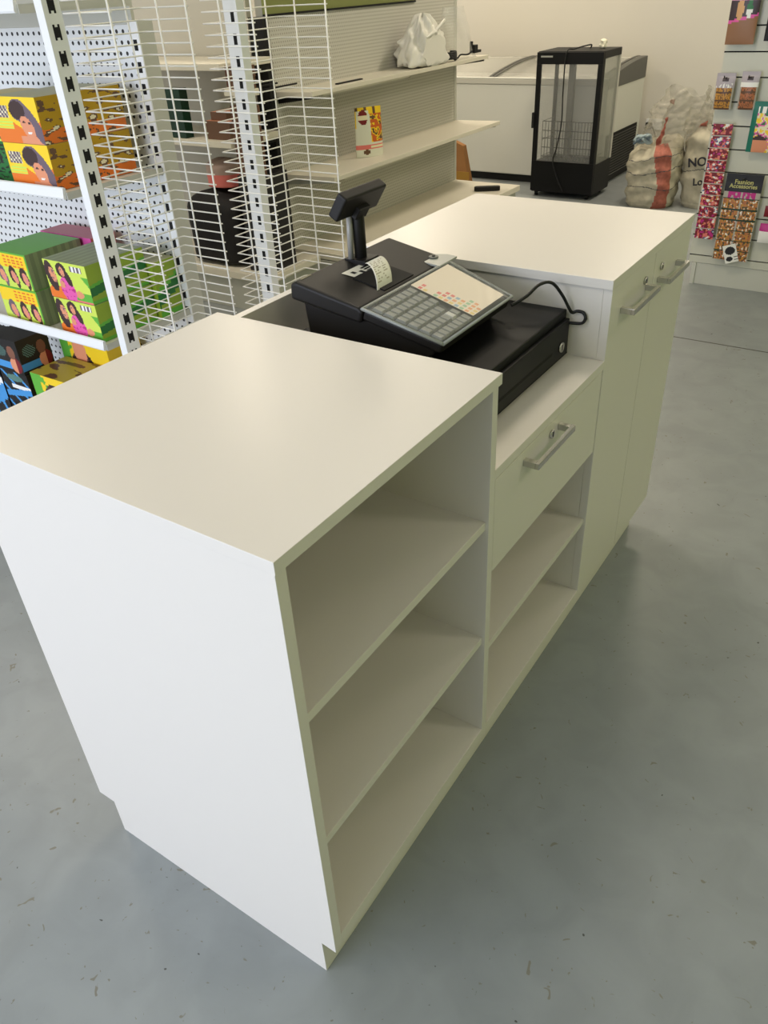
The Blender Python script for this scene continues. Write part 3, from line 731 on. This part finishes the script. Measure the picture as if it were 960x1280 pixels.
def hook(x, z):
    t = MB(); t.box((x-.006, SY-.003, z-.012), (x+.006, SY-.0005, z+.004), HK); t.tube([(x, SY-.002, z), (x, SY-.070, z), (x, SY-.078, z+.010)], .0025, HK, 6)
    return t
def pack(name, label, x0, x1, z0, z1, y, fn, bulge=.012, res=(24, 40), hk=None, cat='packet', group='hanging packets', tilt=0):
    t = MB(); w = x1-x0; h = z1-z0
    def f(sg):
        def g(u, v):
            bl = bulge*(math.sin(PI*u)*math.sin(PI*min(1, v*1.12)))**.6 if 0 < v*1.12 < 1 and 0 < u < 1 else 0
            return (x0+w*u+tilt*(1-v), y-sg*(bl+.0008), z0+h*v)
        return g
    t.grid(f(1), *res, fn, True); t.grid(lambda u, v: f(-1)(1-u, v), *res, col('packet_back', (190, 186, 176)), True)
    o = tag(t.build(name, origin=((x0+x1)/2, y, z0)), label, cat, group)
    if hk is not None:
        k = hook(*hk).build('display_hook', origin=(hk[0], SY, hk[1]))
        tag(k, 'steel display hook holding the '+hk_names[name+str(len(HKC))], 'hook', 'slatwall display hooks'); HKC.append(k)
    return o
HKC = []; hk_names = {}
def rnd(cols, sx, sy, seed):
    def f(u, v):
        n_ = noise.noise(Vector((u*sx, v*sy, seed)))+.5*noise.noise(Vector((u*sx*2.3, v*sy*2.3, seed+4)))
        k = int((n_*.9+.5)*len(cols)); return cols[max(0, min(len(cols)-1, k))]
    return f
def p_doll(u, v):
    if v > .62: return MAG if noise.noise(Vector((u*10, v*26, 5))) > .28 and v < .86 else col('pale_pink', (214, 150, 186))
    if ell(u, v, .36, .5, .13, .15): return col('blond_tan', (216, 166, 112))
    if ell(u, v, .68, .5, .1, .13): return WHT if v < .5 else GRD
    if .30 < v-.10*u < .34: return PNK
    if v-.10*u < .30: return col('caramel', (150, 108, 78))
    return col('charcoal_print', (70, 58, 62))
def p_beads(tone):
    def f(u, v):
        if v > .72: return col('lilac_card', (180, 170, 176)) if not (.35 < u < .65 and .78 < v < .88) else col('charcoal_print', (70, 58, 62))
        if v > .60: return WHT if tone == 2 or noise.noise(Vector((u*12, v*12, 1))) > .1 else col('lilac_card', (180, 170, 176))
        if u < .1 or u > .9: return col('film_grey', (178, 172, 160))
        if int(v*22) % 5 == 0: return BRN
        return (GLD if tone == 1 else col('copper', (178, 110, 72))) if noise.noise(Vector((u*16, v*22, tone))) > -.12 else BRN
    return f
def p_strip(u, v):
    k = v*10; c = int(k); fr = k-c
    if fr > .93: return col('film_grey', (178, 172, 160))
    n_ = noise.noise(Vector((u*6, v*44, 1.5)))
    if n_ > .42: return WHT
    if n_ > .3: return GLD if c % 2 else col('film_blue', (70, 90, 140))
    if n_ < -.42: return MAG
    return RED if n_ > .05 else MRN
def p_card(u, v):
    if v > .80: return CBK
    if v > .73: return MAG if .12 < u < .88 and not .47 < u < .53 and noise.noise(Vector((u*14, v*20, 2))) > -.2 else col('film_grey', (178, 172, 160))
    r = (v/.73*6) % 1; c = (u*2) % 1
    if r > .88 or c < .05 or c > .95: return DKG if r > .88 else col('film_grey', (178, 172, 160))
    n_ = noise.noise(Vector((u*18, v*34, 7)))
    return WHT if n_ > .4 else (GLD if n_ > .05 else (col('copper', (178, 110, 72)) if n_ > -.2 else col('dark_olive', (74, 74, 52))))
def p_teal(u, v):
    if u < .16 or v > .9: return TEAL
    if v > .78: return WHT if int(u*14) % 3 else TEAL
    if ell(u, v, .35, .14, .3, .2): return SKIN if v < .24 else HAIR
    n_ = noise.noise(Vector((u*6, v*10, 3))); return YEL if n_ > .1 else (CRM if n_ > -.1 else (PNK if n_ > -.25 else GRD))
YP = SY-.035
def hk(x, z, label):
    o = hook(x, z).build('display_hook', origin=(x, SY, z)); tag(o, label, 'hook', 'slatwall display hooks')
pack('hair_accessory_packet', 'pink and brown packet with a long-haired model, topmost on slatwall', -.512, -.392, 1.078, 1.34, YP, p_doll, .01)
pack('hair_accessory_packet', 'dark packet cut off by frame at upper right of slatwall', -.352, -.232, 1.09, 1.34, YP, lambda u, v: (MRN if v > .5 else CBK) if u < .9 else PNK, .01)
pack('bead_packet', 'gold bead packet nearest the slatwall edge', -.520, -.438, .820, .968, YP, p_beads(1), .012)
pack('bead_packet', 'copper bead packet right of the gold one', -.412, -.336, .822, .975, YP, p_beads(2), .012)
pack('hair_accessory_packet', 'teal packet with yellow flowers at the right frame edge', -.338, -.20, .648, .858, YP, p_teal, .008)
pack('sweet_strip', 'long red strip of small foil packets hanging on slatwall', -.500, -.412, .240, .765, YP, p_strip, .006, (16, 120))
fa = pack('accessory_card', 'black-headed card with rows of bagged gold accessories', -.398, -.232, .150, .552, YP, p_card, .006, (40, 100))
YT = mat('pale_gold_ink', (196, 190, 120), .5)
Mx = lambda x, z: frame_mat((x, YP-.0032, z), (1, 0, 0), (0, 0, 1))
text_mesh('Fashion', .028, YT, Mx(-.315, .516), 'lettering', fa, .0003); text_mesh('Accessories', .026, YT, Mx(-.315, .497), 'lettering', fa, .0003)
pack('small_packet', 'pink and white packet low at the right frame edge', -.205, -.12, .25, .34, YP, lambda u, v: MAG if v > .55 else WHT, .008, (10, 10))
pack('small_packet', 'maroon packet above the pink one at frame edge', -.2, -.12, .37, .42, YP, lambda u, v: MRN, .008, (10, 10))
q = MB(); c_, s_ = math.cos(.35), math.sin(.35)
def lc(u, v):
    a, b2 = (u-.5)*.062, (v-.5)*.088; return (-.312+a*c_-b2*s_, YP-.012, .185+a*s_+b2*c_)
q.grid(lc, 20, 26, lambda u, v: CBK if ell(u, v, .5, .66, .38, .22) or (ell(u, v, .35, .22, .25, .14)) or (u > .72 and .12 < v < .3 and int(v*40) % 2) else WHT)
tag(q.build('price_card', solid=.0008), 'small tilted white picture card stuck over the accessory card', 'card')
hk(-.452, 1.36, 'display hook above the pink and brown packet'); hk(-.29, 1.36, 'display hook above the dark packet at frame edge')
hk(-.479, .950, 'display hook through the gold bead packet'); hk(-.374, .952, 'display hook through the copper bead packet')
hk(-.456, .742, 'display hook at the head of the red strip'); hk(-.315, .530, 'display hook at the head of the black card'); hk(-.27, .838, 'display hook at the head of the teal packet')

# ------------------------------------------------------------------ chest freezer
FZ = mat('freezer_white', (214, 214, 206), .35); FZD = mat('freezer_grey_trim', (84, 84, 80), .45); FZR = mat('freezer_rim', (196, 194, 184), .4)
fx0, fx1, fy0, fy1 = -3.55, -1.69, 5.62, 6.42
fr = thing('chest_freezer', 'white chest freezer with sloping glass lids against the back wall', 'freezer', ((fx0+fx1)/2, 6.0, 0))
b = MB(); b.box((fx0, fy0, .06), (fx1, fy1, .69), FZ); b.build('cabinet', fr, bevel=.008)
b = MB(); b.box((fx0+.03, fy0+.05, .0), (fx1-.03, fy1-.03, .06), BLK2); b.build('plinth', fr)
b = MB(); b.box((fx0, fy0-.006, .69), (fx1, fy0+.05, .725), FZR); b.box((fx0, fy0-.006, .725), (fx1, fy0+.03, .735), FZ); b.box((fx0, fy1-.06, .69), (fx1, fy1, .80), FZR); b.build('rim', fr, bevel=.004)
def arc(t): return (fy0+.01+(fy1-fy0-.01)*t, .735+.075*math.sin(t*PI/2)**.9 if t > 0 else .735)
for xa, xb in ((fx0, fx0+.05), (fx1-.05, fx1+.004)):
    b = MB(); prof = [(fy1, .665), (fy0, .665)]+[arc(i/10) for i in range(11)]
    b.extrude(prof, 'x', xa, xb, FZD); b.build('end_cap', fr, bevel=.004)
GL_ = film_mat('freezer_lid_glass', .35, (.75, .74, .68, 1), .08, 2)
for k, (xa, xb) in enumerate(((fx0+.05, (fx0+fx1)/2), ((fx0+fx1)/2, fx1-.05))):
    b = MB(); b.grid(lambda u, v: (xa+(xb-xa)*u, arc(v)[0]+.02*(1-v), arc(v)[1]-.004-.006*k), 1, 10, GL_, True); lid = b.build('glass_lid', fr, solid=.004)
    for x in (xa+.005, xb-.03):
        b = MB(); b.grid(lambda u, v: (x+.025*u, arc(v)[0]+.02*(1-v), arc(v)[1]+.002), 1, 10, FZD, True); b.build('lid_frame', lid, solid=.004)
b = MB(); b.box((fx1-.001, fy0+.05, .07), (fx1+.006, fy1-.08, .36), SLOT)
for k in range(14): b.box((fx1+.004, fy0+.06, .085+.019*k), (fx1+.011, fy1-.09, .094+.019*k), mat('vent_slat', (60, 60, 58), .5))
b.build('vent_grille', fr)

# ------------------------------------------------------------------ display fridge
dx0, dx1, dy0, dy1, dh_ = -2.084, -1.612, 5.255, 5.60, .932
df = thing('display_fridge', 'small upright black display fridge with glass walls and a cord over its door', 'fridge', ((dx0+dx1)/2, 5.45, 0))
b = MB(); b.box((dx0, dy0+.02, .03), (dx1, dy1, .235), BLKM); b.build('cabinet_base', df, bevel=.004)
b = MB(); b.box((dx0, dy0+.02, dh_-.045), (dx1, dy1, dh_), BLKM); b.build('canopy', df, bevel=.004)
b = MB()
for x in (dx0, dx1-.022):
    for y in (dy0+.02, dy1-.022): b.box((x, y, .235), (x+.022, y+.022, dh_-.045), BLKM if x == dx0 or y < dy0+.1 else FZR)
b.build('corner_posts', df)
FG = film_mat('fridge_glass', .13, (.8, .8, .76, 1), .04, 1)
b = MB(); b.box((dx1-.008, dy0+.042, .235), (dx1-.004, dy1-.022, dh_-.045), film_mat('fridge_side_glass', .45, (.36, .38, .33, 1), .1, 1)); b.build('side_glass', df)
b = MB(); b.box((dx0+.004, dy0+.042, .235), (dx0+.008, dy1-.022, dh_-.045), FG); b.build('side_glass', df)
b = MB(); b.box((dx0+.022, dy1-.010, .235), (dx1-.022, dy1-.006, dh_-.045), FG); b.build('rear_glass', df)
b = MB()
b.box((dx0, dy0, .04), (dx1, dy0+.018, .245), BLKM); b.box((dx0, dy0, dh_-.075), (dx1, dy0+.018, dh_-.004), BLKM)
b.box((dx0, dy0, .245), (dx0+.034, dy0+.018, dh_-.075), BLKM); b.box((dx1-.034, dy0, .245), (dx1, dy0+.018, dh_-.075), BLKM)
door = b.build('door', df, bevel=.002)
b = MB(); b.box((dx0+.034, dy0+.006, .245), (dx1-.034, dy0+.010, dh_-.075), FG); b.build('door_glass', door)
b = MB(); b.box((dx0-.012, dy0-.012, .46), (dx0+.006, dy0+.02, .56), BLK2); b.build('door_handle', door, bevel=.003)
b = MB(); b.box((dx0+.03, dy0-.0012, dh_-.034), (dx0+.115, dy0-.0004, dh_-.024), mat('silver_lettering', (176, 176, 170), .3)); b.build('name_plate', door)
b = MB()
for k in range(17): b.tube([(dx0+.05+.0225*k, dy0+.05, .25), (dx0+.05+.0225*k, dy0+.05, .50)], .0024, BLK2, 5)
for z in (.27, .33, .39, .44, .50): b.tube([(dx0+.05, dy0+.05, z), (dx1-.05, dy0+.05, z)], .003, BLK2, 5)
for k in range(17): b.tube([(dx0+.05+.0225*k, dy0+.05, .26), (dx0+.05+.0225*k, dy1-.05, .26)], .0016, BLK2, 5)
for x in (dx0+.05, dx1-.05):
    for z in (.27, .38, .50): b.tube([(x, dy0+.05, z), (x, dy1-.05, z)], .002, BLK2, 5)
b.build('wire_basket', df)
b = MB(); b.box((dx0+.12, dy1-.05, .235), (dx0+.16, dy1-.015, dh_-.045), FZD); b.build('light_column', df)
b = MB()
for x in (dx0+.03, dx1-.05):
    for y in (dy0+.05, dy1-.05): b.disc((x, y, 0), (0, 0, 1), .015, .03, BLK2, 12)
b.build('feet', df)
b = MB(); b.tube(smooth([(dx0+.30, dy0+.20, dh_+.006), (dx0+.33, dy0+.12, dh_+.03), (dx0+.25, dy0+.05, dh_+.012), (dx0+.215, dy0-.008, dh_-.01), (dx0+.21, dy0-.010, .70), (dx0+.215, dy0-.010, .50), (dx0+.19, dy0-.008, .34), (dx0+.17, dy0-.008, .25), (dx0+.21, dy0-.008, .14), (dx0+.26, dy0-.008, .05)]), .0045, RUBBER, 6)
b.build('power_cord', df)
b = MB(); gb(dx1-.10, 5.50, dh_+.0005, .022, .022, .055, 8, mat('crumpled_tissue', (232, 228, 206), .8), 2, 24, 12, .5)
tag(b.build('crumpled_tissue'), 'crumpled cream tissue on top of the display fridge', 'tissue')
# paper bag beside gondola end
b = MB(); KR = mat('kraft_paper', (150, 104, 58), .7)
b.hexa([(-2.74, 5.26, 0), (-2.60, 5.26, 0), (-2.60, 5.34, 0), (-2.74, 5.34, 0), (-2.74, 5.27, .34), (-2.66, 5.27, .31), (-2.66, 5.32, .31), (-2.74, 5.32, .34)], KR)
b.box((-2.74, 5.255, 0), (-2.598, 5.2595, .13), mat('kraft_paper_gold', (156, 116, 40), .6))
tag(b.build('paper_bag', bevel=.003), 'brown folded paper bag standing beyond the grey shelving end', 'bag')
# wall outlet with plug
b = MB(); b.box((-1.74+.05, Y1-.010, .27), (-1.56, Y1, .35), STEELW)
ol = tag(b.build('wall_socket', bevel=.002), 'white wall socket with black plug behind the sacks', 'socket')
b = MB(); b.box((-1.68, Y1-.05, .28), (-1.635, Y1-.010, .325), BLK2); b.tube(smooth([(-1.66, Y1-.05, .30), (-1.62, Y1-.08, .31), (-1.58, Y1-.07, .22), (-1.585, Y1-.06, .08)]), .005, RUBBER, 6); b.build('plug', ol)

# ------------------------------------------------------------------ woven sacks
SACK = mat('cream_woven_sack', (184, 177, 156), .55, noise_amt=.16, nscale=18, bump=.9, bscale=22)
SRED = mat('faded_red_print', (166, 96, 80), .6, noise_amt=.2, nscale=60); SGRY = mat('grey_seam_print', (70, 72, 78), .6); SBLU = mat('blue_grey_plastic', (96, 112, 124), .4)
def p_sack(u, v):
    if abs(v-.34-.03*math.sin(u*20)) < .006 or abs(v-.60-.03*math.sin(u*14+1)) < .006 or abs(v-.82-.02*math.sin(u*17)) < .005: return SGRY
    if .80+.02*math.sin(v*5) < u < .875+.03*(1-v): return SRED
    return SACK
def sack(cx, cy, rx, ry, h, seed, paint, nu=140, nv=110):
    def f(u, v):
        a = 2*PI*u; c, s_ = math.cos(a), math.sin(a); pw = 2.6
        r = 1/((abs(c)**pw+abs(s_)**pw)**(1/pw))
        e = .86+.14*math.sin(min(1, v*1.6)*PI/2) if v < .85 else 1-.35*((v-.85)/.15)**1.5
        e = min(e, .80+v*1.6)
        fold = .035*math.sin(v*26+2.2*math.sin(a*2+seed))*(v > .08)+.06*noise.noise(Vector((c*2+seed, s_*2, v*4)))+.035*noise.noise(Vector((c*6+seed, s_*6, v*13)))
        k = r*e*(1+fold)
        return (cx+rx*k*c, cy+ry*k*s_, h*v*(1+.10*math.sin(a+seed)*v)+.02*noise.noise(Vector((c*3, s_*3, seed)))*v)
    q = MB(); q.grid(f, nu, nv, paint, True); q.poly([f(i/nu, 0) for i in range(nu)][::-1], SACK)
    top = [f(i/nu, 1) for i in range(nu)]
    n = len(q.v); q.v += top+[(cx+(x-cx)*.45, cy+(y-cy)*.45, z-.03+.02*math.sin(i*.5)) for i, (x, y, z) in enumerate(top)]+[(cx, cy, h*.9)]
    for i in range(nu):
        j = (i+1) % nu; q.face((n+i, n+j, n+nu+j, n+nu+i), SACK, True); q.face((n+nu+i, n+nu+j, n+2*nu), SACK, True)
    return q
s1 = sack(-1.205, 5.33, .175, .165, .40, 1.0, p_sack).build('woven_sack'); tag(s1, 'cream woven sack with broad red band beside the display fridge', 'sack')
q = sack(-.868, 5.44, .172, .165, .47, 3.0, lambda u, v: SGRY if abs(v-.5-.03*math.sin(u*18)) < .005 else SACK)
s2 = q.build('woven_sack'); tag(s2, 'cream woven sack with black lettering nearest the slatwall stand', 'sack')
INK = mat('black_ink', (30, 30, 40), .6)
text_mesh('NO O', .075, INK, frame_mat((-.865, 5.235, .31), (1, 0, .16), (-.16, 0, 1)), 'lettering', s2, .004)
text_mesh('Lone', .062, INK, frame_mat((-.850, 5.225, .19), (1, 0, .12), (-.12, 0, 1)), 'lettering', s2, .004)
for o in s2.children: pass
SF = film_mat('sack_plastic_film', .34, (.50, .47, .38, 1), .2, 40)
b = MB()
def tf(u, v):
    a = 2*PI*u; r = (.13+.05*v-.07*v*v)*(1+.22*math.sin(4*a+3*v)+.15*noise.noise(Vector((math.cos(a)*3, math.sin(a)*3, v*4)))+.16*noise.noise(Vector((math.cos(a)*9, math.sin(a)*9, v*12))))
    return (-1.14+.10*v+r*1.25*math.cos(a), 5.38+r*math.sin(a), .38+.31*v+.04*math.sin(3*a)*v)
def ptf(u, v):
    if .66 < u < .72 and v < .55: return SRED
    if (ell(u, v, .62, .93, .03, .05)): return SRED
    return SF
b.grid(tf, 110, 44, ptf, True)
tag(b.build('crumpled_film'), 'crumpled translucent plastic stuffed into top of the left sack', 'plastic film')
b = MB()
def tf2(u, v):
    a = 2*PI*u; r = (.10+.03*v-.03*v*v)*(1+.25*math.sin(5*a+3*v)+.2*noise.noise(Vector((math.cos(a)*3+5, math.sin(a)*3, v*4))))
    return (-.93+.04*v+r*1.2*math.cos(a), 5.42+r*math.sin(a), .45+.13*v+.03*math.sin(4*a)*v)
b.grid(tf2, 100, 30, lambda u, v: SRED if .68 < u < .76 and v < .7 else SF, True)
tag(b.build('crumpled_film'), 'crumpled translucent plastic with red patch on the right sack', 'plastic film')
b = MB(); random.seed(5)
for k in range(7):
    a = random.random()*6; P = [(-1.275+.05*math.cos(a+t)*random.uniform(.6, 1.2), 5.22+.02*math.sin(a+t*2), .405+.05*random.random()) for t in (0, .9, 1.8, 2.7, 3.6)]
    b.tube(smooth(P, 5), .009, SBLU if k % 2 else mat('pale_blue_plastic', (160, 176, 180), .4), 6)
tag(b.build('plastic_strapping'), 'tangled blue-grey plastic strapping on the left sack rim', 'strapping')
